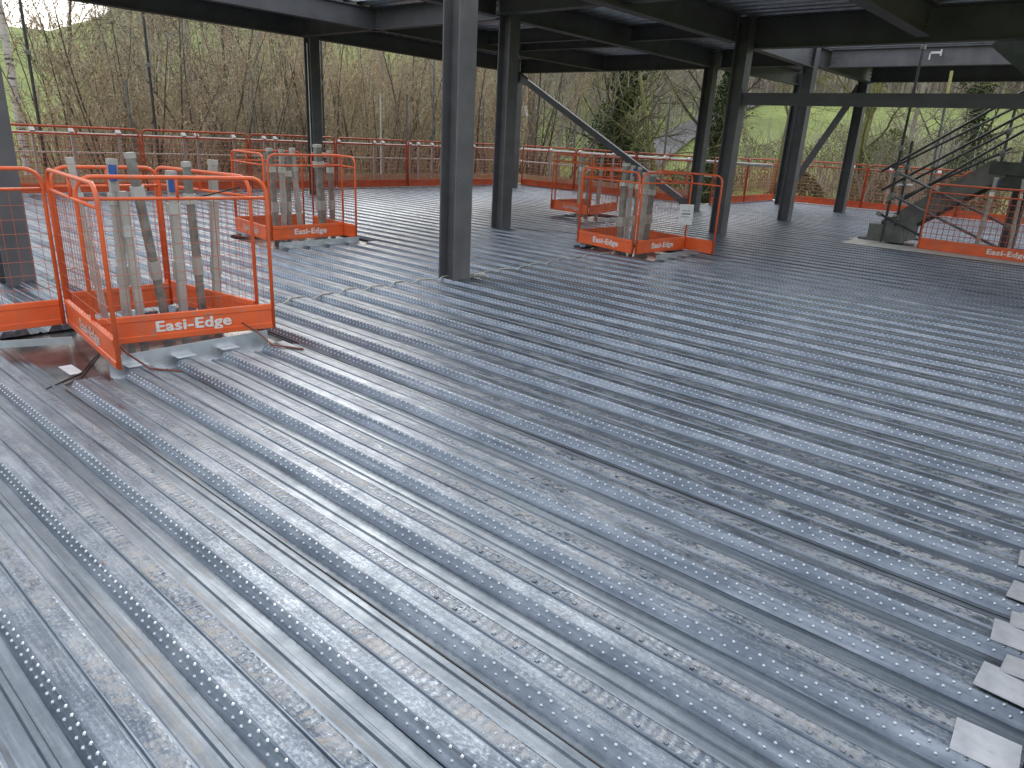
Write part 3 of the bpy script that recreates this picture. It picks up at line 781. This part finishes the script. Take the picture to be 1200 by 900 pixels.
# ---------------------------------------------------------------- stairs
def flight(name, X1, X2, a, b, thick, mat, lab, steps, cat='staircase'):
    """a=(y,z) foot of upper edge, b=(y,z) head; stringers at X1 and X2"""
    root=empty(name,((X1+X2)/2,a[0],0)); cx=(X1+X2)/2
    dy,dz=b[0]-a[0],b[1]-a[1]; Ln=math.hypot(dy,dz); ny,nz=(dz/Ln,-dy/Ln)
    if nz>0: ny,nz=-ny,-nz
    for X in (X1,X2):
        mb=MB(); poly=[(0,a[1]),(dy,b[1]),(dy+ny*thick,b[1]+nz*thick),(0+ny*thick,a[1]+nz*thick)]
        mb.prism(poly,lambda p:(X-cx-.04,p[0],p[1]),lambda p:(X-cx+.04,p[0],p[1])); mb.build('stringer',M[mat],root,fix=True)
    for i in range(steps):
        t=(i+.5)/steps
        mb=MB(); y=dy*t; z=a[1]+dz*t-.08
        mb.box(X1-cx+.042,X2-cx-.042,y-.13,y+.13,z-.03,z); mb.box(X1-cx+.042,X2-cx-.042,y+.13 if dy<0 else y-.13,y+.133 if dy<0 else y-.127,z-.18,z-.03)
        mb.build('tread',M[mat],root)
    tag(root,lab,cat)
    return root
flight('staircase',15.3,16.4,(3.85,.40),(2.25,1.62),.36,'concrete','lower grey stair flight rising right to a landing behind the barrier',7)
mb=MB(); mb.box(15.22,16.48,3.45,4.05,.012,.32); mb.box(15.18,16.52,4.06,4.2,.012,.05)
tag(mb.build('concrete_block',M['concrete']),'grey block at the foot of the lower stair flight','block')
mb=MB(); mb.box(15.23,16.47,.3,2.3,1.36,1.58); mb.box(15.30,15.38,.3,2.28,1.10,1.355)
tag(mb.build('stair_landing',M['stairdark']),'dark half landing at the right edge of the picture','landing')
flight('staircase',13.95,14.9,(.12,1.85),(2.27,3.55),.38,'stairdark','upper dark stair flight crossing the top right corner',9)
GT='tubes of the stair scaffold'
def sl(x,y0,z0,y1,z1,lab,coup=(),tip=None,mat='darktube'): tube_thing((x,y0,z0),(x,y1,z1),lab,mat,.024,'scaffold_tube',coup,GT,tip)
def onx(px,py,X):
    v=Vector(((px-600)/834.3,(py-450)/834.3,1.0)); w=Vector((BX.dot(v),BY.dot(v),BZ.dot(v))); t=X/w.x
    return w.y*t, CAMH+w.z*t
def sp(X,a,b,lab,coup=(),tip=None,mat='darktube'):
    y0,z0=onx(*a,X); y1,z1=onx(*b,X); sl(X,y0,z0,y1,z1,lab,coup,tip,mat)
sp(15.15,(1033,201),(1200,107),'topmost sloping handrail tube over the lower flight')
sp(16.5,(1045,197),(1200,121),'sloping handrail tube second from the top over the lower flight')
sp(15.15,(1033,223),(1204,131),'third sloping handrail tube from the top',(.2,))
sp(16.5,(1068,212),(1187,151),'fourth sloping handrail tube from the top, ending in a coupler',(.97,))
sp(15.15,(1055,236),(1204,151),'fifth sloping handrail tube from the top')
sp(16.5,(1058,231),(1189,172),'lowest sloping handrail tube, with a yellow end',(.9,),.05)
sp(14.95,(1050,201),(1183,266),'upper dark tube slanting down to the right before the stairs',(.02,.99),mat='tube')
sp(14.95,(1044,228),(1169,290),'middle dark tube slanting down to the right before the stairs',(.02,),mat='tube')
sp(14.95,(1028,249),(1080,277),'short lowest tube slanting down at the stair foot',(.05,))
sl(15.0,3.72,.02,3.72,3.42,'tallest dark upright tube at the stair foot, reaching the ceiling beams',(.24,.36,.50,.998))
sl(15.25,3.58,.02,3.62,1.85,'shorter upright tube beside the tall one at the stair foot',(.25,.45,.6,.75))
sl(16.55,3.40,.02,3.52,3.15,'grey upright tube with yellow upper end behind the handrails',(.3,.45),.5,mat='tube')
sl(16.6,2.35,1.0,2.35,2.75,'upright tube at the head of the sloping handrails',(.4,.62))
tube_thing((14.9,3.62,1.08),(15.9,3.62,1.06),'short pale cross tube clamped at the stair foot','paletube',.024,'scaffold_tube',(),GT)
tube_thing((14.9,3.62,.52),(15.9,3.62,.50),'lower short pale cross tube at the stair foot','paletube',.024,'scaffold_tube',(),GT)
# lamp fittings on the lit beam
for i,(y,z,lab) in enumerate([(4.15,3.62,'white clamp bracket fixed to the lit cross beam, left one'),(2.6,3.58,'white clamp bracket fixed to the lit cross beam, right one')]):
    root=empty('clamp_bracket',(17.8,y,z))
    mb=MB(); mb.box(-.06,.0,-.09,.09,-.01,.03); mb.box(-.05,-.01,-.11,-.085,-.05,.07); mb.build('bracket',M['paletube'],root)
    mb=MB(); mb.tube([(-.03,.1,.0),(-.03,.1,-.12)],.018,8); mb.build('clamp_screw',M['galv'],root)
    tag(root,lab,'bracket')

# ---------------------------------------------------------------- terrain
def sstep(a,b,x):
    t=max(0,min(1,(x-a)/(b-a))); return t*t*(3-2*t)
def ht(x,y):
    d=math.hypot(x,y); th=math.degrees(math.atan2(y,x))
    w=sstep(45,66,th)
    zl=-3.6 + max(0,min(d,262)-42)*.1245
    zr=-3.6 + max(0,min(d,118)-45)*.182 + max(0,min(d,205)-118)*.12
    z=zl*w+zr*(1-w)
    if d>265: z=z+(0)
    z+= sstep(30,44,th)*(1-sstep(66.5,70.5,th))*max(0,min(d,240)-60)*.095
    z+= .8*math.sin(x*.031+1)*math.sin(y*.027)*sstep(40,120,d)
    if th>110 or th<-25: z=z*1
    cap=46
    return min(z, cap) if d<400 else min(z,cap)
mb=MB(); rings=[0,12,24,34,42,50,60,72,86,100,115,130,150,175,200,230,265,300,360,450,700,1200,2500]; NA=120
for r in rings:
    for a in range(NA):
        t=2*math.pi*a/NA; x,y=r*math.cos(t),r*math.sin(t); mb.v.append((x,y,ht(x,y)))
for i in range(len(rings)-1):
    for a in range(NA):
        b=(a+1)%NA; mb.face((i*NA+a,(i+1)*NA+a,(i+1)*NA+b,i*NA+b))
tag(mb.build('ground',M['ground'],smooth=True),'grass fields rising to a wooded ridge','ground',kind='structure')
# road ribbon
pts=[towards(560,46),towards(620,48),towards(680,52),towards(740,60),towards(790,76),towards(840,96),towards(880,112)]
dense=[]
for i in range(len(pts)-1):
    for k in range(8):
        t=k/8; dense.append((pts[i][0]*(1-t)+pts[i+1][0]*t,pts[i][1]*(1-t)+pts[i+1][1]*t))
mb=MB()
for i,(x,y) in enumerate(dense):
    j=min(i+1,len(dense)-1); k=max(i-1,0); dx,dy=dense[j][0]-dense[k][0],dense[j][1]-dense[k][1]; l=math.hypot(dx,dy); nx,ny=-dy/l*1.7,dx/l*1.7
    for s in (-1,1):
        X,Y=x+nx*s,y+ny*s; mb.v.append((X,Y,max(ht(X,Y),ht(x,y))+.25))
for i in range(len(dense)-1): mb.face((2*i,2*i+1,2*i+3,2*i+2))
tag(mb.build('road',M['road']),'pale lane curving up the hillside','road',kind='structure')

# ---------------------------------------------------------------- vegetation
def rv(): return Vector((random.gauss(0,1),random.gauss(0,1),random.gauss(0,1))).normalized()
def leafq(mb,p,ln,w):
    a=rv(); b=rv().cross(a).normalized()*w/2; a=a*ln/2
    mb.quad(p-a-b*.4,p-b,p+a+b*.3,p+b)
def limb(mb,p,d,ln,r,segs,n,bend=.12,upb=.0,tipf=.3):
    pts=[p]; dd=d.normalized()
    for i in range(segs):
        dd=(dd+rv()*bend+Vector((0,0,upb))).normalized(); pts.append(pts[-1]+dd*(ln/segs))
    mb.tube(pts,[r*(1-(1-tipf)*i/segs) for i in range(segs+1)],n,False)
    return pts
def along(pts,t):
    f=t*(len(pts)-1); i=min(int(f),len(pts)-2); k=f-i
    return pts[i].lerp(pts[i+1],k), (pts[i+1]-pts[i]).normalized()
def bush_meshes(H=9,stems=10,spread=.35,sub=15,tw=8,leaf=2.2,lsz=.08,thin=1.0,base=.5):
    br=MB(); tg=MB(); lf=MB()
    for s in range(stems):
        a=random.uniform(0,2*math.pi); p=Vector((math.cos(a)*base*random.random(),math.sin(a)*base*random.random(),0))
        d=Vector((math.cos(a)*spread*random.random()*1.6,math.sin(a)*spread*random.random()*1.6,1))
        h=H*random.uniform(.6,1); pts=limb(br,p,d,h,.05*thin*random.uniform(.6,1.2),8,5,.10,.03,.15)
        for k in range(sub):
            t=random.uniform(.12,.98); q,dr=along(pts,t)
            o=rv(); o.z=abs(o.z)*.5+.25; dd=(dr*.55+o*.9)
            ln=random.uniform(.8,2.2)*(1.1-.5*t)*H/9
            p2=limb(tg,q,dd,ln,.013*thin,4,3,.16,.06,.35)
            for m in range(tw):
                t2=random.uniform(.15,1); q2,dr2=along(p2,t2); o2=rv(); o2.z+=.4
                p3=limb(tg,q2,dr2*.7+o2*.8,random.uniform(.25,.8),.0058*thin,2,3,.2,.1,.5)
                for l in range(int(leaf)+(random.random()<leaf%1)):
                    q3,_=along(p3,random.random()); leafq(lf,q3+rv()*.02,lsz*random.uniform(.6,1.3),lsz*.42)
    return br,tg,lf
def make_plant(name,cat,lab,meshes,mats,names,loc,rz=0,scale=None,group=None):
    root=empty(name,loc,rz)
    for mbx,mt,nm in zip(meshes,mats,names):
        if mbx.v: mbx.build(nm,M[mt],root)
    if scale: root.scale=scale
    tag(root,lab,cat,group); return root
BR=[]
specs=[('twig','buff',2.4),('twig','olive',1.6),('twig2','buff',2.6),('twig','buff',3.0),('twig2','olive',1.2)]
# scrub behind the back edge
rowA=[]
x=-9
i=0
px=-70; 
spots=[]
for row,(dist,step,jit) in enumerate(((22.5,58,1.5),(27,56,2.0),(34,56,3),(46,60,4))):
    px=-60+row*20 if row<3 else 105
    while px<(625 if row<3 else 760):
        if not (row==0 and px<75) : spots.append((px,dist,jit,row))
        px+=step*random.uniform(.85,1.15)
rown=['front','second','third','fourth','rearmost']; rc=[0]*5
for i,(px,dist,jit,row) in enumerate(spots):
    # keep roughly parallel to the deck edge: distance grows to the right
    dd=dist*(1.0+max(0,(px-150))/1400*1.3)+random.uniform(-jit,jit)
    if px<110 and row<3: dd+=9
    x,y=towards(px,dd); v=i%5
    lab='%s leafless shrub from the left in the %s row beyond the back guardrail'%(ORD[rc[row]],rown[row]); rc[row]+=1
    sc=random.uniform(.85,1.12)*(1.0 if px>110 else .62)*(1+.0004*max(0,px-100))*(1 if row<3 else 1.15)
    if len(BR)<5:
        ms=bush_meshes(H=9,stems=11,sub=17,tw=9,leaf=specs[v][2]*1.5,lsz=.085)
        r=make_plant('bare_shrub','shrub',lab,ms,('bark',specs[v][0],specs[v][1]),('stem','twig','catkin'),(x,y,ht(x,y)-.1),random.uniform(0,6),(sc,sc,sc),'leafless shrubs beyond the back guardrail')
        BR.append(r)
    else:
        r=dup(BR[v],(x,y,ht(x,y)-.1),random.uniform(0,6),(sc,sc,sc*random.uniform(.95,1.1))); r['label']=lab
# green undergrowth
def hedge(name,x0y0,x1y1,h,w,n,mt,lab,lsz=.13,twg=80,kind=None,cat='hedge'):
    a=Vector((*x0y0,0)); b=Vector((*x1y1,0)); lf=MB(); tg=MB(); Lh=(b-a).length; s=(b-a).normalized(); nn=Vector((-s.y,s.x,0))
    mid=(a+b)/2; 
    for i in range(n):
        t=random.random(); hh=h*(.78+.22*math.sin(t*Lh*1.3)*math.sin(t*Lh*.47+1)); 
        zz=random.random()**.7*hh; wd=w*math.sqrt(max(.05,1-(zz/hh)**3))
        rr=random.gauss(0,.42); p=a+(b-a)*t+nn*(max(-1,min(1,rr))*wd)
        g=ht(p.x,p.y); leafq(lf,Vector((p.x-mid.x,p.y-mid.y,g+zz)),lsz*random.uniform(.6,1.4),lsz*.6)
    for i in range(twg):
        t=random.random(); p=a+(b-a)*t+nn*random.uniform(-w*.5,w*.5); g=ht(p.x,p.y)
        pts=limb(tg,Vector((p.x-mid.x,p.y-mid.y,g)),Vector((random.uniform(-.3,.3),random.uniform(-.3,.3),1)),h*random.uniform(.7,1.1),.03,5,4,.2,0,.2)
        for k in range(5):
            q,dr=along(pts,random.uniform(.3,1)); limb(tg,q,dr+rv()*.8,h*.25,.010,3,3,.25,.05,.3)
    root=empty(name,(mid.x,mid.y,0)); lf.build('foliage',M[mt],root); tg.build('stems',M['twig2'],root)
    tag(root,lab,cat)
hedge('hedge',towards(-40,30),towards(330,33),2.6,1.0,5000,'olive','low olive undergrowth at the foot of the scrub, left half',.16,60)
hedge('hedge',towards(330,34),towards(640,46),3.0,1.2,6000,'olive','low olive undergrowth at the foot of the scrub, right half',.18,60)
hedge('hedge',towards(905,31),towards(1075,33),4.5,1.5,16000,'hedge','dense dark evergreen hedge just beyond the far right guardrail',.12,40)
hedge('hedge',towards(600,44),towards(860,52),3.6,1.4,9000,'ivy','dark green hedge row behind the third cage',.17,120)
hedge('hedge',towards(840,58),towards(1250,66),4.6,1.8,12000,'olive','brown and olive field hedge below the green slope',.15,420)
hedge('shrub',towards(1010,38),towards(1078,38),6.4,2.6,6500,'shrub','tall yellow-green shrub left of the stairs',.12,170,cat='shrub')
hedge('shrub',towards(1100,33),towards(1180,34),5.6,2.6,7500,'hedge','dark rounded bush behind the stair handrails',.12,150,cat='shrub')
hedge('shrub',towards(1060,28),towards(1240,30),3.6,1.4,6000,'buff','rusty brown shrub below the stair landing',.13,40,cat='shrub')
hedge('shrub',towards(690,43),towards(760,46),7.5,1.8,7000,'ivy','dark ivy-clad thicket right of the long brace',.16,60,cat='shrub')

def big_tree(px,d,H,r,bark,lab,ivy=0,branches=14,lean=(0,0),leafm=None,leafn=0,name='bare_tree',fork=.35,ivyr=.5,twn=7,bend=.05):
    x,y=towards(px,d); tr=MB(); bg=MB(); lf=MB(); iv=MB()
    pts=limb(tr,Vector((0,0,0)),Vector((lean[0],lean[1],1)),H,r,9,10,bend,.02,.25)
    for k in range(branches):
        t=random.uniform(fork,.98); q,dr=along(pts,t); o=rv(); o.z=abs(o.z)*.6
        ln=H*random.uniform(.22,.42)*(1.2-t*.6)
        p2=limb(bg,q,dr*.3+o,ln,r*.34*(1.2-t),6,5,.18,.03,.2)
        for m in range(9):
            q2,dr2=along(p2,random.uniform(.2,1)); p3=limb(bg,q2,dr2*.6+rv()*.9,ln*random.uniform(.25,.5),r*.08,4,4,.2,.03,.3)
            for u in range(twn):
                q3,dr3=along(p3,random.uniform(.2,1)); p4=limb(bg,q3,dr3*.6+rv()*.8,random.uniform(.4,1.0),.009,2,3,.2,.05,.4)
                if leafn and random.random()<leafn: leafq(lf,p4[-1],.1,.05)
    if ivy:
        for i in range(ivy):
            t=random.random()**.9*.8; q,dr=along(pts,t); a=random.uniform(0,6.283); rr=r+abs(random.gauss(0,ivyr))*(1-.4*t)*(.6+.5*math.sin(t*23+px))
            leafq(iv,q+Vector((math.cos(a)*rr,math.sin(a)*rr,random.uniform(-.3,.1))),.15,.11)
    root=empty(name,(x,y,ht(x,y)-.1)); tr.build('trunk',M[bark],root); bg.build('branches',M[bark],root)
    if lf.v: lf.build('buds',M[leafm],root)
    if iv.v: iv.build('ivy',M['ivy'],root)
    tag(root,lab,'tree')
big_tree(31,22,14,.13,'birch','white-barked birch trunk at the far left edge',branches=12,leafm='buff',leafn=.4,lean=(-.02,.03),name='birch_tree',fork=.45,bend=.02)
big_tree(634,31,14,.25,'tanbark','thick smooth tan trunk just right of the braced far column',branches=12,fork=.5)
big_tree(716,36,14,.35,'bark','tall tree cloaked in dark ivy right of the long brace',ivy=9000,branches=16,ivyr=.62,fork=.25)
big_tree(800,34,12,.16,'lichen','leaning tree with yellow-green lichen branches left of the third-cage column',branches=18,lean=(-.15,.2),fork=.2)
big_tree(838,40,14,.3,'bark','ivy-clad trunk between the two columns right of the third cage',ivy=7000,branches=14,ivyr=.5,fork=.3)
big_tree(912,46,15,.18,'lichen','slender bare tree on the field edge behind the low rail beam',branches=12,fork=.4)
big_tree(1003,38,15,.28,'lichen','lichen-tinted tree behind the column at the short brace head',branches=20,fork=.15)
big_tree(1062,44,13,.2,'twig2','bare grey tree above the tall yellow-green shrub',branches=16,fork=.25)
big_tree(1142,46,14,.28,'bark','ivy-covered tree above the stair handrails',ivy=6000,branches=16,ivyr=.7,fork=.3)
big_tree(1230,40,14,.22,'lichen','bare tree just beyond the right picture edge',branches=14,fork=.25)
big_tree(255,31,12,.09,'bark','thin dark leaning stem among the scrub above the second cage',branches=9,lean=(.02,-.2),fork=.3)
big_tree(60,30,11,.10,'bark','dark branching stem left of the scrub over the green field',branches=12,lean=(.1,-.1),fork=.2)
big_tree(655,50,13,.2,'twig2','grey bare tree behind the long brace head',branches=18,fork=.2)
big_tree(760,54,14,.2,'twig2','grey bare tree above the pale lane',branches=18,fork=.2)
big_tree(590,46,13,.2,'twig2','bare grey tree between the two middle columns',branches=18,fork=.2,leafm='olive',leafn=.4)

# distant woods: one mass nobody could count
wd=MB()
protos=[]
for v in range(5):
    t=MB(); H=9
    pts=limb(t,Vector((0,0,0)),Vector((0,0,1)),H,.16,4,4,.06,0,.2)
    for k in range(26):
        q,dr=along(pts,random.uniform(.2,1)); o=rv(); o.z=abs(o.z)*.8+.3
        p2=limb(t,q,dr*.4+o,random.uniform(1.2,3.0),.045,3,3,.2,.05,.3)
        for m in range(5):
            q2,d2=along(p2,random.uniform(.3,1)); limb(t,q2,d2+rv(),random.uniform(.5,1.3),.03,1,3,.2,0,.5)
    protos.append(t)
def scatter(px0,px1,d0,d1,n,s0=.8,s1=1.3):
    for i in range(n):
        x,y=towards(random.uniform(px0,px1),random.uniform(d0,d1)); z=ht(x,y)-.3; t=random.choice(protos); s=random.uniform(s0,s1); a=random.uniform(0,6.28); ca,sa=math.cos(a)*s,math.sin(a)*s
        n0=len(wd.v); wd.v += [(x+vx*ca-vy*sa,y+vx*sa+vy*ca,z+vz*s) for vx,vy,vz in t.v]
        wd.f += [tuple(q+n0 for q in f) for f in t.f]; wd.mi += [0]*len(t.f)
scatter(560,1300,119,172,560,.8,1.35)
scatter(-150,560,255,275,220,.3,.42)
scatter(560,870,75,122,160,.6,1.0)
scatter(130,600,85,200,230,.7,1.2)
wo=wd.build('far_woodland',M['twig2']); tag(wo,'brown leafless woodland on the ridge above the fields','woodland',kind='stuff')

# shed and street lamp glimpsed through the trees
x,y=towards(611,60); root=empty('shed',(x,y,ht(x,y)),R_(40))
mb=MB(); mb.box(-1.2,1.2,-1,1,0,3.9); mb.build('wall',M['timber'],root)
mb=MB(); mb.prism([(-1.3,3.9),(1.3,3.9),(0,4.7)],lambda p:(p[0],-1.15,p[1]),lambda p:(p[0],1.15,p[1])); mb.build('roof',M['galvdull'],root,fix=True)
mb=MB(); mb.box(-.4,.4,-1.05,-1.002,0,2); mb.build('door',M['tanbark'],root)
tag(root,'small cream timber shed glimpsed left of the tan trunk','shed')
x,y=towards(566,40); root=empty('street_lamp',(x,y,ht(x,y)),0)
sx,sy=towards(545,40); sx-=x; sy-=y; sx*=.95; sy*=.95
mb=MB(); mb.tube([(0,0,0),(0,0,7.0)],[.08,.05],10); mb.build('pole',M['paletube'],root)
mb=MB(); mb.bar((0,0,6.95),(sx,sy,7.0),.16,.10); mb.build('lamp_head',M['paper'],root)
tag(root,'street lamp with a pale bar-shaped head between the two middle columns','street lamp')

# ---------------------------------------------------------------- light
w=bpy.data.worlds.new('World'); scene.world=w; w.use_nodes=True; nt=w.node_tree
bg=nt.nodes['Background']; sky=N(nt,'ShaderNodeTexSky',sky_type='NISHITA'); sky.sun_disc=False
SR=42; EL=R_(23); SROT=R_(SR)
sky.sun_elevation=EL; sky.sun_rotation=SROT; sky.air_density=1.0; sky.dust_density=3.0; sky.ozone_density=1.0
hs=N(nt,'ShaderNodeHueSaturation'); hs.inputs['Saturation'].default_value=.50; hs.inputs['Value'].default_value=1.15
L(nt,sky.outputs[0],hs.inputs['Color']); cloud=mixc(nt,.55,hs.outputs[0],(6.4,6.6,6.95)); L(nt,cloud,bg.inputs[0]); bg.inputs[1].default_value=.15
sd=bpy.data.lights.new('sun','SUN'); sd.energy=0.6; sd.angle=R_(45); sd.color=(1,.96,.9)
so=bpy.data.objects.new('sun',sd); COL.objects.link(so)
dirv=Vector((math.sin(SROT)*math.cos(EL), math.cos(SROT)*math.cos(EL), math.sin(EL)))
so.rotation_euler=dirv.to_track_quat('Z','Y').to_euler(); so.location=(0,-20,30)

# ---------------------------------------------------------------- camera
cd=bpy.data.cameras.new('camera'); cam=bpy.data.objects.new('camera',cd); COL.objects.link(cam)
cd.sensor_fit='HORIZONTAL'; cd.sensor_width=36; cd.lens=834.3/1200*36; cd.clip_start=.05; cd.clip_end=6000
right=Vector((BX.x,BY.x,BZ.x)); up=-Vector((BX.y,BY.y,BZ.y)); back=-Vector((BX.z,BY.z,BZ.z))
cam.matrix_world=Matrix(((right.x,up.x,back.x,0),(right.y,up.y,back.y,0),(right.z,up.z,back.z,CAMH),(0,0,0,1)))
scene.camera=cam
vs=scene.view_settings; vs.view_transform='Standard'; vs.look='None'; vs.exposure=0.82; vs.gamma=1
scene.render.engine='CYCLES'
scene.cycles.max_bounces=8; scene.cycles.diffuse_bounces=4; scene.cycles.glossy_bounces=4
